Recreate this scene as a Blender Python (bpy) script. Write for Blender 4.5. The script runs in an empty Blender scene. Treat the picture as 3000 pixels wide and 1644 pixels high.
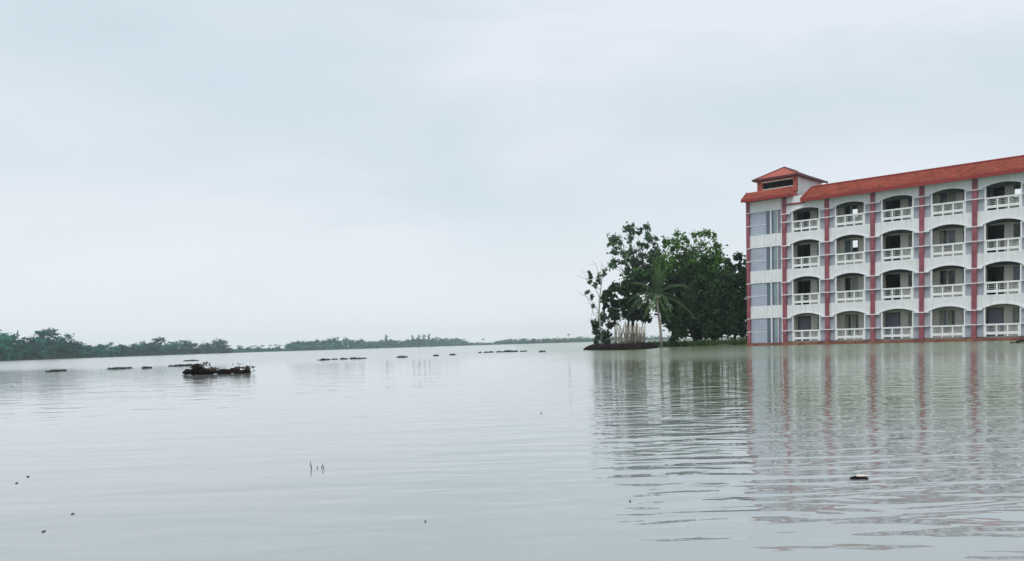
import bpy, math, random
import numpy as np
from mathutils import Vector, Matrix

# ------------------------------------------------------------------ camera
S = bpy.context.scene
COL = S.collection
CAM_H, PITCH, ROLL = 0.797, -0.06434, -0.02875
FPX, CX, CY = 2504.0, 1500.0, 1167.8          # focal length and principal point in photo pixels (3000 wide)
_f = np.array([0, math.cos(PITCH), math.sin(PITCH)])
_u = np.array([0, -math.sin(PITCH), math.cos(PITCH)])
_x = np.array([1.0, 0, 0])
AX_R = _x * math.cos(ROLL) + _u * math.sin(ROLL)
AX_U = _u * math.cos(ROLL) - _x * math.sin(ROLL)
cam = bpy.data.cameras.new('camera')
camo = bpy.data.objects.new('camera', cam)
COL.objects.link(camo)
m = Matrix.Identity(4)
for i in range(3):
    m[i][0], m[i][1], m[i][2] = AX_R[i], AX_U[i], -_f[i]
m[2][3] = CAM_H
camo.matrix_world = m
cam.sensor_width = 36.0
cam.lens = 36.0 * FPX / 3000.0
cam.shift_y = (CY - 822.0) / 3000.0
cam.clip_start, cam.clip_end = 0.05, 9000
S.camera = camo

# ------------------------------------------------------------------ sky and sun (overcast)
SUN_EL, SUN_AZ = math.radians(55), math.radians(205)
world = bpy.data.worlds.new('World')
S.world = world
world.use_nodes = True
nt = world.node_tree
nt.nodes.clear()
N = nt.nodes.new
out = N('ShaderNodeOutputWorld'); bg = N('ShaderNodeBackground'); sky = N('ShaderNodeTexSky')
sky.sky_type = 'NISHITA'; sky.sun_disc = False
sky.sun_elevation = SUN_EL; sky.sun_rotation = SUN_AZ
sky.air_density = 1.0; sky.dust_density = 3.0
tc = N('ShaderNodeTexCoord'); mp = N('ShaderNodeMapping')
mp.inputs['Scale'].default_value = (1.0, 1.0, 3.2)
mp.inputs['Rotation'].default_value = (0.0, 0.10, 0.3)
mp.inputs['Location'].default_value = (0.55, 0.2, 0.35)
nz = N('ShaderNodeTexNoise'); nz.inputs['Scale'].default_value = 2.3; nz.inputs['Detail'].default_value = 4.5
nz.inputs['Roughness'].default_value = 0.45; nz.inputs['Distortion'].default_value = 0.25
rp = N('ShaderNodeValToRGB')
K = 10.0
rp.color_ramp.elements[0].position = 0.36; rp.color_ramp.elements[0].color = (0.630 * K, 0.750 * K, 0.822 * K, 1)
rp.color_ramp.elements[1].position = 0.64; rp.color_ramp.elements[1].color = (0.800 * K, 0.855 * K, 0.925 * K, 1)
e = rp.color_ramp.elements.new(0.5); e.color = (0.700 * K, 0.790 * K, 0.865 * K, 1)
mx = N('ShaderNodeMix'); mx.data_type = 'RGBA'; mx.inputs['Factor'].default_value = 0.97
bg.inputs['Strength'].default_value = 0.1
L = nt.links.new
L(tc.outputs['Generated'], mp.inputs['Vector']); L(mp.outputs['Vector'], nz.inputs['Vector'])
L(nz.outputs['Fac'], rp.inputs['Fac'])
L(sky.outputs['Color'], mx.inputs['A']); L(rp.outputs['Color'], mx.inputs['B'])
# the cloud sheet is thinner and whiter low down, towards the horizon
sz = N('ShaderNodeSeparateXYZ'); L(tc.outputs['Generated'], sz.inputs[0])
hm = N('ShaderNodeMapRange'); hm.interpolation_type = 'SMOOTHSTEP'
hm.inputs['From Min'].default_value = 0.0; hm.inputs['From Max'].default_value = 0.24
hm.inputs['To Min'].default_value = 0.95; hm.inputs['To Max'].default_value = 0.0
L(sz.outputs['Z'], hm.inputs['Value'])
m2 = N('ShaderNodeMix'); m2.data_type = 'RGBA'
m2.inputs['B'].default_value = (0.87 * K, 0.905 * K, 0.955 * K, 1)
L(hm.outputs['Result'], m2.inputs['Factor']); L(mx.outputs['Result'], m2.inputs['A'])
L(m2.outputs['Result'], bg.inputs['Color']); L(bg.outputs['Background'], out.inputs['Surface'])

sun = bpy.data.lights.new('sun', 'SUN')
sun.energy = 1.4; sun.angle = math.radians(30); sun.color = (1.0, 0.97, 0.92)
suno = bpy.data.objects.new('sun', sun)
COL.objects.link(suno)
suno.rotation_euler = (math.pi / 2 - SUN_EL, 0, math.pi - SUN_AZ)
S.view_settings.view_transform = 'Standard'
S.view_settings.look = 'None'
S.view_settings.exposure = 0.0
S.view_settings.gamma = 1.0
S.cycles.volume_bounces = 3

# ------------------------------------------------------------------ helpers
D2O = 3000.0 / 2576.0


def at(x, y, Y):
    """world point seen at photo pixel (x, y), Y metres into the scene"""
    d = (x - CX) / FPX * AX_R - (y - CY) / FPX * AX_U + _f
    return Vector((0, 0, CAM_H)) + Vector(d) * (Y / d[1])


def onwater(x, y):
    d = (x - CX) / FPX * AX_R - (y - CY) / FPX * AX_U + _f
    return Vector((0, 0, CAM_H)) + Vector(d) * (-CAM_H / d[2])


def tag(o, label=None, cat=None, group=None, kind=None):
    for k, v in (('label', label), ('category', cat), ('group', group), ('kind', kind)):
        if v:
            o[k] = v
    return o


def empty(name, loc=(0, 0, 0), rz=0.0, label=None, cat=None, group=None):
    o = bpy.data.objects.new(name, None)
    o.empty_display_size = 0.3
    COL.objects.link(o)
    o.location = loc
    o.rotation_euler = (0, 0, rz)
    return tag(o, label, cat, group)


class MB:
    def __init__(self):
        self.v, self.f, self.mi = [], [], []

    def face(self, pts, mi=0):
        n = len(self.v)
        self.v += [tuple(p) for p in pts]
        self.f.append(tuple(range(n, n + len(pts)))); self.mi.append(mi)

    def box(self, x0, x1, y0, y1, z0, z1, mi=0):
        n = len(self.v)
        self.v += [(x0, y0, z0), (x1, y0, z0), (x1, y1, z0), (x0, y1, z0), (x0, y0, z1), (x1, y0, z1), (x1, y1, z1), (x0, y1, z1)]
        for q in ((0, 3, 2, 1), (4, 5, 6, 7), (0, 1, 5, 4), (1, 2, 6, 5), (2, 3, 7, 6), (3, 0, 4, 7)):
            self.f.append(tuple(n + i for i in q)); self.mi.append(mi)
        return self

    def prism_y(self, poly, y0, y1, mi=0):
        """poly of (x, z) extruded along y"""
        n, k = len(self.v), len(poly)
        self.v += [(x, y0, z) for x, z in poly] + [(x, y1, z) for x, z in poly]
        self.f.append(tuple(n + i for i in range(k))); self.mi.append(mi)
        self.f.append(tuple(n + k + i for i in reversed(range(k)))); self.mi.append(mi)
        for i in range(k):
            j = (i + 1) % k
            self.f.append((n + i, n + k + i, n + k + j, n + j)); self.mi.append(mi)
        return self

    def prism_x(self, poly, x0, x1, mi=0):
        """poly of (y, z) extruded along x"""
        n, k = len(self.v), len(poly)
        self.v += [(x0, y, z) for y, z in poly] + [(x1, y, z) for y, z in poly]
        self.f.append(tuple(n + i for i in reversed(range(k)))); self.mi.append(mi)
        self.f.append(tuple(n + k + i for i in range(k))); self.mi.append(mi)
        for i in range(k):
            j = (i + 1) % k
            self.f.append((n + i, n + j, n + k + j, n + k + i)); self.mi.append(mi)
        return self

    def tube(self, pts, r0, r1=None, n=6, mi=0):
        r1 = r0 if r1 is None else r1
        pts = [Vector(p) for p in pts]
        base = len(self.v)
        for i, p in enumerate(pts):
            a = pts[max(i - 1, 0)]; b = pts[min(i + 1, len(pts) - 1)]
            t = (b - a).normalized() if (b - a).length > 1e-6 else Vector((0, 0, 1))
            s = t.cross(Vector((0.31, 0.95, 0.12)))
            if s.length < 1e-3:
                s = t.cross(Vector((1, 0, 0)))
            s.normalize(); w = t.cross(s)
            r = r0 + (r1 - r0) * i / max(1, len(pts) - 1)
            for k in range(n):
                an = 2 * math.pi * k / n
                self.v.append(tuple(p + s * math.cos(an) * r + w * math.sin(an) * r))
        for i in range(len(pts) - 1):
            for k in range(n):
                k2 = (k + 1) % n
                self.f.append((base + i * n + k, base + i * n + k2, base + (i + 1) * n + k2, base + (i + 1) * n + k)); self.mi.append(mi)
        self.f.append(tuple(base + k for k in reversed(range(n)))); self.mi.append(mi)
        self.f.append(tuple(base + (len(pts) - 1) * n + k for k in range(n))); self.mi.append(mi)
        return self

    def build(self, name, mats, parent=None, smooth=False, loc=None):
        me = bpy.data.meshes.new(name)
        me.from_pydata(self.v, [], self.f)
        mats = mats if isinstance(mats, (list, tuple)) else [mats]
        for mm in mats:
            me.materials.append(mm)
        if len(mats) > 1:
            me.polygons.foreach_set('material_index', self.mi)
        if smooth:
            me.polygons.foreach_set('use_smooth', [True] * len(self.f))
        me.update()
        o = bpy.data.objects.new(name, me)
        COL.objects.link(o)
        if parent:
            o.parent = parent
        if loc is not None:
            o.location = loc
        return o


def mat(name, col, rough=0.7, var=0.15, scale=3.0, spec=0.3, bump=0.0, streak=0.0, col2=None, stretch=(1, 1, 1)):
    mm = bpy.data.materials.new(name)
    mm.use_nodes = True
    t = mm.node_tree
    b = t.nodes['Principled BSDF']
    b.inputs['Roughness'].default_value = rough
    b.inputs['Specular IOR Level'].default_value = spec
    c = t.nodes.new('ShaderNodeTexCoord')
    mpn = t.nodes.new('ShaderNodeMapping'); mpn.inputs['Scale'].default_value = stretch
    t.links.new(c.outputs['Object'], mpn.inputs['Vector'])
    n = t.nodes.new('ShaderNodeTexNoise'); n.inputs['Scale'].default_value = scale; n.inputs['Detail'].default_value = 5
    t.links.new(mpn.outputs['Vector'], n.inputs['Vector'])
    r = t.nodes.new('ShaderNodeValToRGB')
    c2 = col2 or tuple(min(1, x * (1 + var)) for x in col)
    c1 = tuple(x * (1 - var) for x in col)
    r.color_ramp.elements[0].color = (*c1, 1); r.color_ramp.elements[0].position = 0.32
    r.color_ramp.elements[1].color = (*c2, 1); r.color_ramp.elements[1].position = 0.68
    t.links.new(n.outputs['Fac'], r.inputs['Fac'])
    src = r.outputs['Color']
    if streak:
        mp2 = t.nodes.new('ShaderNodeMapping'); mp2.inputs['Scale'].default_value = (3.0, 3.0, 0.22)
        n2 = t.nodes.new('ShaderNodeTexNoise'); n2.inputs['Scale'].default_value = 1.6; n2.inputs['Detail'].default_value = 6
        t.links.new(c.outputs['Object'], mp2.inputs['Vector']); t.links.new(mp2.outputs['Vector'], n2.inputs['Vector'])
        rr = t.nodes.new('ShaderNodeValToRGB')
        rr.color_ramp.elements[0].position = 0.50; rr.color_ramp.elements[1].position = 0.75
        rr.color_ramp.elements[1].color = (streak, streak, streak, 1); rr.color_ramp.elements[0].color = (0, 0, 0, 1)
        t.links.new(n2.outputs['Fac'], rr.inputs['Fac'])
        mm2 = t.nodes.new('ShaderNodeMix'); mm2.data_type = 'RGBA'
        t.links.new(rr.outputs['Color'], mm2.inputs['Factor'])
        t.links.new(src, mm2.inputs['A']); mm2.inputs['B'].default_value = (col[0] * 0.45, col[1] * 0.46, col[2] * 0.43, 1)
        src = mm2.outputs['Result']
    t.links.new(src, b.inputs['Base Color'])
    if bump:
        bn = t.nodes.new('ShaderNodeBump'); bn.inputs['Strength'].default_value = 1.0; bn.inputs['Distance'].default_value = bump
        t.links.new(n.outputs['Fac'], bn.inputs['Height']); t.links.new(bn.outputs['Normal'], b.inputs['Normal'])
    return mm


def leaf_mat(name, dark, light, scale=0.8, trans=0.38, spec=0.25):
    mm = bpy.data.materials.new(name)
    mm.use_nodes = True
    t = mm.node_tree
    b = t.nodes['Principled BSDF']
    b.inputs['Roughness'].default_value = 0.55
    b.inputs['Specular IOR Level'].default_value = spec
    c = t.nodes.new('ShaderNodeTexCoord'); n = t.nodes.new('ShaderNodeTexNoise')
    n.inputs['Scale'].default_value = scale; n.inputs['Detail'].default_value = 6; n.inputs['Roughness'].default_value = 0.7
    oi = t.nodes.new('ShaderNodeObjectInfo')
    va = t.nodes.new('ShaderNodeVectorMath'); va.operation = 'ADD'
    t.links.new(c.outputs['Object'], va.inputs[0]); t.links.new(oi.outputs['Location'], va.inputs[1])
    t.links.new(va.outputs['Vector'], n.inputs['Vector'])
    r = t.nodes.new('ShaderNodeValToRGB')
    r.color_ramp.elements[0].position = 0.38; r.color_ramp.elements[1].position = 0.64
    r.color_ramp.elements[0].color = (*dark, 1); r.color_ramp.elements[1].color = (*light, 1)
    t.links.new(n.outputs['Fac'], r.inputs['Fac'])
    hs = t.nodes.new('ShaderNodeHueSaturation')
    mr = t.nodes.new('ShaderNodeMapRange'); mr.inputs['To Min'].default_value = 0.7; mr.inputs['To Max'].default_value = 1.3
    t.links.new(oi.outputs['Random'], mr.inputs['Value']); t.links.new(mr.outputs['Result'], hs.inputs['Value'])
    t.links.new(r.outputs['Color'], hs.inputs['Color']); t.links.new(hs.outputs['Color'], b.inputs['Base Color'])
    tr = t.nodes.new('ShaderNodeBsdfTranslucent'); t.links.new(hs.outputs['Color'], tr.inputs['Color'])
    ms = t.nodes.new('ShaderNodeMixShader'); ms.inputs['Fac'].default_value = trans
    t.links.new(b.outputs['BSDF'], ms.inputs[1]); t.links.new(tr.outputs['BSDF'], ms.inputs[2])
    t.links.new(ms.outputs['Shader'], t.nodes['Material Output'].inputs['Surface'])
    return mm


M = {}
M['wall'] = mat('white_wall_paint', (0.78, 0.79, 0.80), 0.8, 0.05, 1.2, 0.2, streak=0.38)
M['trim'] = mat('white_trim_paint', (0.84, 0.85, 0.86), 0.7, 0.04, 3.0, 0.25, streak=0.2)
M['grey'] = mat('grey_panel_paint', (0.40, 0.42, 0.48), 0.8, 0.08, 1.5, 0.2, streak=0.3)
M['red'] = mat('crimson_column_paint', (0.29, 0.086, 0.112), 0.65, 0.24, 1.8, 0.3, streak=0.35)
M['plinth'] = mat('stained_plinth', (0.26, 0.058, 0.062), 0.75, 0.3, 1.6, 0.3, col2=(0.30, 0.15, 0.08), streak=0.5)
M['roofred'] = mat('terracotta_roof', (0.31, 0.072, 0.046), 0.75, 0.28, 2.2, 0.2, bump=0.01)
M['fascia'] = mat('dark_red_fascia', (0.27, 0.035, 0.032), 0.6, 0.12, 2.0, 0.3)
M['gable'] = mat('salmon_red_paint', (0.42, 0.10, 0.07), 0.7, 0.1, 2.0, 0.3)
M['cream'] = mat('cream_inner_wall', (0.76, 0.74, 0.67), 0.85, 0.06, 1.5, 0.2, streak=0.2)
M['archshade'] = mat('arch_shade_dark', (0.030, 0.036, 0.038), 0.7, 0.3, 3.0, 0.2)  # shade under the upper arches, put into a near-black colour
M['archshade2'] = mat('arch_shade_grey', (0.13, 0.15, 0.15), 0.7, 0.3, 3.0, 0.2)  # lighter shade colour for the ground-floor arches
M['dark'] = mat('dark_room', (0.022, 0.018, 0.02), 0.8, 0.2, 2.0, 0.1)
M['door'] = mat('dark_brown_door', (0.022, 0.010, 0.010), 0.5, 0.3, 4.0, 0.4, stretch=(4, 4, 0.5))
M['ceil'] = mat('balcony_ceiling', (0.40, 0.40, 0.39), 0.9, 0.08, 1.5, 0.1)
M['concrete'] = mat('slab_concrete', (0.34, 0.34, 0.33), 0.9, 0.15, 1.2, 0.2)
M['blueglass'] = mat('blue_grey_glass', (0.36, 0.41, 0.50), 0.3, 0.10, 1.0, 0.5)
M['slate'] = mat('slate_green_glass', (0.24, 0.31, 0.33), 0.3, 0.1, 1.0, 0.4)
M['darkglass'] = mat('dark_slate_glass', (0.10, 0.14, 0.19), 0.2, 0.15, 1.0, 0.5)
M['purple'] = mat('mauve_grey_panel', (0.22, 0.20, 0.27), 0.5, 0.1, 1.0, 0.4)
M['pane'] = mat('window_glass', (0.012, 0.018, 0.018), 0.1, 0.3, 1.0, 0.4)
M['curtain'] = mat('faded_curtain', (0.36, 0.38, 0.33), 0.9, 0.15, 2.0, 0.1)
M['frame'] = mat('window_frame_paint', (0.42, 0.44, 0.42), 0.6, 0.08, 2.0, 0.3)
M['mud'] = mat('wet_mud', (0.011, 0.0045, 0.0045), 0.9, 0.55, 2.5, 0.05, bump=0.06)
M['land'] = mat('bank_soil', (0.07, 0.075, 0.045), 0.9, 0.4, 0.4, 0.1, bump=0.05)
M['bark'] = mat('tree_bark', (0.10, 0.085, 0.07), 0.9, 0.35, 4.0, 0.1, bump=0.02, stretch=(1, 1, 0.3))
M['palebark'] = mat('pale_bark', (0.38, 0.36, 0.33), 0.85, 0.25, 3.0, 0.1, bump=0.01, stretch=(1, 1, 0.4))
M['palmbark'] = mat('palm_bark', (0.36, 0.31, 0.28), 0.9, 0.25, 3.0, 0.1, bump=0.02, stretch=(0.3, 0.3, 4))
M['bamboo'] = mat('weathered_bamboo', (0.34, 0.31, 0.25), 0.8, 0.3, 3.0, 0.2, stretch=(1, 1, 0.4))
M['driftwood'] = mat('dark_wet_driftwood', (0.014, 0.008, 0.008), 0.8, 0.6, 5.0, 0.1, bump=0.02)
M['rustwood'] = mat('reddish_dead_stems', (0.045, 0.018, 0.014), 0.8, 0.5, 5.0, 0.2)
M['stem'] = mat('green_grey_stem', (0.07, 0.08, 0.06), 0.7, 0.3, 8.0, 0.2)
M['deadleaf'] = mat('brown_dead_leaf', (0.10, 0.085, 0.065), 0.7, 0.4, 8.0, 0.3)
M['palechip'] = mat('pale_foam', (0.75, 0.66, 0.58), 0.7, 0.08, 8.0, 0.3)
M['leafA'] = leaf_mat('leaf_dusky', (0.018, 0.054, 0.028), (0.14, 0.28, 0.13))
M['leafB'] = leaf_mat('leaf_fresh', (0.012, 0.070, 0.008), (0.19, 0.47, 0.06))
M['leafC'] = leaf_mat('leaf_dark', (0.005, 0.018, 0.006), (0.055, 0.13, 0.035))
M['leafP'] = leaf_mat('leaf_palm', (0.018, 0.060, 0.014), (0.13, 0.25, 0.07))
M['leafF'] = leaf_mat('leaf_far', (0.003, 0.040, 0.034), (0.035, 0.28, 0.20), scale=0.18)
M['leafH'] = leaf_mat('leaf_hyacinth', (0.035, 0.065, 0.050), (0.10, 0.16, 0.12), scale=2.0)
M['grass'] = leaf_mat('leaf_grass', (0.04, 0.09, 0.02), (0.12, 0.20, 0.06), scale=1.5)

# ------------------------------------------------------------------ water
def water_mat():
    mm = bpy.data.materials.new('flood_water')
    mm.use_nodes = True
    t = mm.node_tree; Lk = t.links.new
    b = t.nodes['Principled BSDF']
    b.inputs['IOR'].default_value = 1.56
    b.inputs['Roughness'].default_value = 0.03
    c = t.nodes.new('ShaderNodeTexCoord')

    def noise(scale_xyz, rot, s, detail, rough=0.5, dist=0.0):
        mpn = t.nodes.new('ShaderNodeMapping')
        mpn.inputs['Scale'].default_value = scale_xyz
        mpn.inputs['Rotation'].default_value = (0, 0, rot)
        n = t.nodes.new('ShaderNodeTexNoise')
        n.inputs['Scale'].default_value = s; n.inputs['Detail'].default_value = detail
        n.inputs['Roughness'].default_value = rough; n.inputs['Distortion'].default_value = dist
        Lk(c.outputs['Object'], mpn.inputs['Vector']); Lk(mpn.outputs['Vector'], n.inputs['Vector'])
        return n.outputs['Fac']

    def mul(a, v):
        q = t.nodes.new('ShaderNodeMath'); q.operation = 'MULTIPLY'
        Lk(a, q.inputs[0])
        if isinstance(v, float):
            q.inputs[1].default_value = v
        else:
            Lk(v, q.inputs[1])
        return q.outputs[0]

    def add(a, bb):
        q = t.nodes.new('ShaderNodeMath'); q.operation = 'ADD'; Lk(a, q.inputs[0]); Lk(bb, q.inputs[1]); return q.outputs[0]

    # wind-ruffled patch further out (distance from the near shore), calmer near the camera
    sx = t.nodes.new('ShaderNodeSeparateXYZ'); Lk(c.outputs['Object'], sx.inputs[0])
    mr = t.nodes.new('ShaderNodeMapRange'); mr.interpolation_type = 'SMOOTHSTEP'
    mr.inputs['From Min'].default_value = 22.0; mr.inputs['From Max'].default_value = 40.0
    mr.inputs['To Min'].default_value = 0.0; mr.inputs['To Max'].default_value = 1.0
    Lk(sx.outputs['Y'], mr.inputs['Value'])
    ruffle = mr.outputs['Result']
    # chop on the right-hand side, where the wind reaches round the building
    mr2 = t.nodes.new('ShaderNodeMapRange'); mr2.interpolation_type = 'SMOOTHSTEP'
    mr2.inputs['From Min'].default_value = -1.5; mr2.inputs['From Max'].default_value = 2.5
    mr2.inputs['To Min'].default_value = 0.18; mr2.inputs['To Max'].default_value = 1.0
    Lk(sx.outputs['X'], mr2.inputs['Value'])
    mr3 = t.nodes.new('ShaderNodeMapRange'); mr3.interpolation_type = 'SMOOTHSTEP'
    mr3.inputs['From Min'].default_value = 0.5; mr3.inputs['From Max'].default_value = 7.0
    mr3.inputs['To Min'].default_value = 0.12; mr3.inputs['To Max'].default_value = 1.0
    Lk(sx.outputs['X'], mr3.inputs['Value'])
    mr4 = t.nodes.new('ShaderNodeMapRange'); mr4.interpolation_type = 'SMOOTHSTEP'
    mr4.inputs['From Min'].default_value = 6.0; mr4.inputs['From Max'].default_value = 14.0
    Lk(sx.outputs['Y'], mr4.inputs['Value'])
    midmask = mul(mr4.outputs['Result'], mr3.outputs['Result'])
    ruffle = mul(ruffle, mr3.outputs['Result'])
    swell = mul(noise((0.35, 1.9, 1), 0.10, 1.0, 2.0, 0.4, 0.3), 0.011)
    chop = mul(mul(noise((1.35, 4.0, 1), -0.06, 1.0, 2.5, 0.45, 0.4), 0.026), mr2.outputs['Result'])
    fine = mul(mul(noise((3.0, 8.0, 1), 0.05, 1.0, 3.0, 0.5, 0.2), 0.034), ruffle)
    midc = mul(mul(noise((2.3, 1.5, 1), 0.08, 1.0, 2.0, 0.5, 0.3), 0.020), midmask)
    speck = mul(mul(noise((1.6, 0.30, 1), 0.04, 1.0, 2.0, 0.55, 0.2), 0.045), ruffle)
    h = add(add(add(add(swell, chop), fine), midc), speck)
    bn = t.nodes.new('ShaderNodeBump'); bn.inputs['Strength'].default_value = 1.0; bn.inputs['Distance'].default_value = 1.0
    Lk(h, bn.inputs['Height']); Lk(bn.outputs['Normal'], b.inputs['Normal'])
    rr = t.nodes.new('ShaderNodeMapRange')
    rr.inputs['To Min'].default_value = 0.02; rr.inputs['To Max'].default_value = 0.17
    far = t.nodes.new('ShaderNodeMapRange'); far.interpolation_type = 'SMOOTHSTEP'
    far.inputs['From Min'].default_value = 32.0; far.inputs['From Max'].default_value = 75.0
    Lk(sx.outputs['Y'], far.inputs['Value'])
    mxm = t.nodes.new('ShaderNodeMath'); mxm.operation = 'MAXIMUM'
    Lk(ruffle, mxm.inputs[0]); Lk(far.outputs['Result'], mxm.inputs[1])
    Lk(mxm.outputs[0], rr.inputs['Value']); Lk(rr.outputs['Result'], b.inputs['Roughness'])
    # water colour and reflection tint
    n3 = noise((0.05, 0.09, 1), 0.2, 1.0, 3.0)
    r = t.nodes.new('ShaderNodeValToRGB')
    r.color_ramp.elements[0].color = (0.335, 0.362, 0.360, 1); r.color_ramp.elements[0].position = 0.3
    r.color_ramp.elements[1].color = (0.370, 0.395, 0.390, 1); r.color_ramp.elements[1].position = 0.7
    Lk(n3, r.inputs['Fac'])
    # olive tint painted into the water where grove and building reflections fall, grey elsewhere
    mr5 = t.nodes.new('ShaderNodeMapRange'); mr5.interpolation_type = 'SMOOTHSTEP'
    mr5.inputs['From Min'].default_value = 5.0; mr5.inputs['From Max'].default_value = 11.0
    Lk(sx.outputs['Y'], mr5.inputs['Value'])
    mr6 = t.nodes.new('ShaderNodeMapRange'); mr6.interpolation_type = 'SMOOTHSTEP'
    mr6.inputs['From Min'].default_value = 0.0; mr6.inputs['From Max'].default_value = 4.0
    Lk(sx.outputs['X'], mr6.inputs['Value'])
    refl_tint = mul(mr5.outputs['Result'], mr6.outputs['Result'])
    mxs = t.nodes.new('ShaderNodeMix'); mxs.data_type = 'RGBA'
    Lk(refl_tint, mxs.inputs['Factor']); Lk(r.outputs['Color'], mxs.inputs['A'])
    mxs.inputs['B'].default_value = (0.165, 0.205, 0.115, 1)
    Lk(mxs.outputs['Result'], b.inputs['Base Color'])
    return mm


EXT = 1250.0
w = MB()
ys = [-EXT, -60, 0, 4, 10, 20, 40, 80, 160, 320, 700, EXT]
xs = [-EXT, -500, -160, -60, -20, -5, 5, 20, 60, 160, 500, EXT]
for i in range(len(ys) - 1):
    for j in range(len(xs) - 1):
        w.face([(xs[j], ys[i], 0), (xs[j + 1], ys[i], 0), (xs[j + 1], ys[i + 1], 0), (xs[j], ys[i + 1], 0)])
tag(w.build('water', water_mat()), kind='structure')

# ------------------------------------------------------------------ the building
W, H, ZR = 3.6, 3.011, 1.224
YAW = 0.73056
TW = 0.909 * W                 # stair bay width
NB = 7                         # balcony bays
ZF = ZR - 0.92                 # top of the ground floor slab above water
DEP = 6.4
XR = NB * W
bd = empty('apartment_building', (23.18364, 72.20676, 0), -YAW,
           'four storey white block with crimson columns, arched balconies and red roof in flood water', 'building')
EAVE_Z = 11.66
wall = MB()
for b in range(NB):
    c = b * W
    for k in range(4):
        top = k == 3
        sp = ZR + k * H + (0.68 if top else 1.06)
        rise = 0.31 if top else 0.34
        zt = (11.72 if b > 0 else 11.70) if top else ZF + (k + 1) * H
        poly = [(c, zt), (c, sp)]
        nn = 18
        x0, x1 = c + 0.42, c + W - 0.42
        for i in range(nn + 1):
            u = i / nn
            poly.append((x0 + (x1 - x0) * u, sp + rise * (1 - abs(2 * u - 1) ** 2.1)))
        poly += [(c + W, sp), (c + W, zt)]
        wall.prism_y(poly[::-1], 0.0, 0.2)
        mo = MB()
        arc = [(x0 + (x1 - x0) * i / nn, sp + rise * (1 - abs(2 * i / nn - 1) ** 2.1)) for i in range(nn + 1)]
        band = arc + [(x, z + 0.11) for x, z in reversed(arc)]
        mo.prism_y(band, -0.05, 0.05)
        mo.build('arch_moulding', M['trim'], bd)
        lt = MB()  # added dark band stands in for the shadow crescent under the arch
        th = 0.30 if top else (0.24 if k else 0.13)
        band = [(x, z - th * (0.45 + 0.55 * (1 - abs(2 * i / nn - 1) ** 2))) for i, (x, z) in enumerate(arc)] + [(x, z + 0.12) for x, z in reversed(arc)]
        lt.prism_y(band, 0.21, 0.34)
        lt.build('arch_shade_band', M['archshade'] if k else M['archshade2'], bd)
        # recessed side panels and white jambs
        zf = ZF + k * H
        for a0, a1 in ((c, c + 0.61), (c + W - 0.61, c + W)):
            pn = MB(); pn.box(a0, a1, 0.09, 0.19, zf, sp + 0.16); pn.build('side_panel', M['grey'], bd)
        for a0, a1 in ((c + 0.61, c + 0.70), (c + W - 0.70, c + W - 0.61)):
            jm = MB(); jm.box(a0, a1, 0.03, 0.195, zf, sp + 0.18); jm.build('jamb', M['trim'], bd)
        # railing
        ra = MB()
        a0, a1 = c + 0.70, c + W - 0.70
        ra.box(a0 - 0.05, a1 + 0.05, -0.03, 0.15, zf + 0.80, zf + 0.92)
        ra.box(a0, a1, 0.02, 0.12, zf + 0.15, zf + 0.34)
        wd = (a1 - a0)
        for i in range(4):
            xx = a0 + 0.045 + (wd - 0.09) * i / 3
            ra.box(xx - 0.05, xx + 0.05, 0.0, 0.14, zf, zf + 0.80)
        ro_ = ra.build('railing', M['trim'], bd)
        ip = MB()
        for i in range(3):
            s0 = a0 + 0.045 + (wd - 0.09) * i / 3 + 0.05
            s1 = a0 + 0.045 + (wd - 0.09) * (i + 1) / 3 - 0.05
            for xx in (s0 + 0.10, s1 - 0.10):
                ip.box(xx - 0.022, xx + 0.022, 0.05, 0.09, zf + 0.34, zf + 0.80)
            for zz in (0.43, 0.56, 0.69):
                ip.box(s0, s1, 0.052, 0.088, zf + zz, zf + zz + 0.035)
        ip.build('infill_bars', M['frame'], ro_)
# stair bay front and the strip beside it
PB, PT = -0.85, 1.10
zs = [0.22]
for k in range(4):
    zs += [ZR + k * H + PB if k else 0.22, ZR + k * H + PT]
for k in range(4):
    z0 = ZR + k * H + PT
    z1 = ZR + (k + 1) * H + PB if k < 3 else 12.30
    wall.box(-TW, 0.0, 0.0, 0.2, z0, z1)
wall.box(0.0, 1.72, 0.004, 0.2, 11.70, 12.30)
# shell: left end, right end, back
wall.box(-TW - 0.02, -TW + 0.18, 0.2, DEP, 0, 12.30)
wall.box(XR - 0.2, XR + 0.02, 0.2, DEP, 0, 11.70)
holes = [(3.05, 4.3, 10.8, 11.50), (3.05, 4.3, 8.22, 8.9), (15.6, 17.0, 10.9, 11.5)]


def holed(mb, x0, x1, z0, z1, y0, y1, hs):
    X = sorted(set([x0, x1] + [v for h in hs for v in h[:2] if x0 < v < x1]))
    Z = sorted(set([z0, z1] + [v for h in hs for v in h[2:] if z0 < v < z1]))
    for i in range(len(X) - 1):
        for j in range(len(Z) - 1):
            cx, cz = (X[i] + X[i + 1]) / 2, (Z[j] + Z[j + 1]) / 2
            if any(h[0] < cx < h[1] and h[2] < cz < h[3] for h in hs):
                continue
            mb.box(X[i], X[i + 1], y0, y1, Z[j], Z[j + 1])


holed(wall, -TW + 0.18, XR - 0.2, 0, 11.70, DEP - 0.2, DEP, holes)
wall.build('wall', M['wall'], bd)

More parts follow.
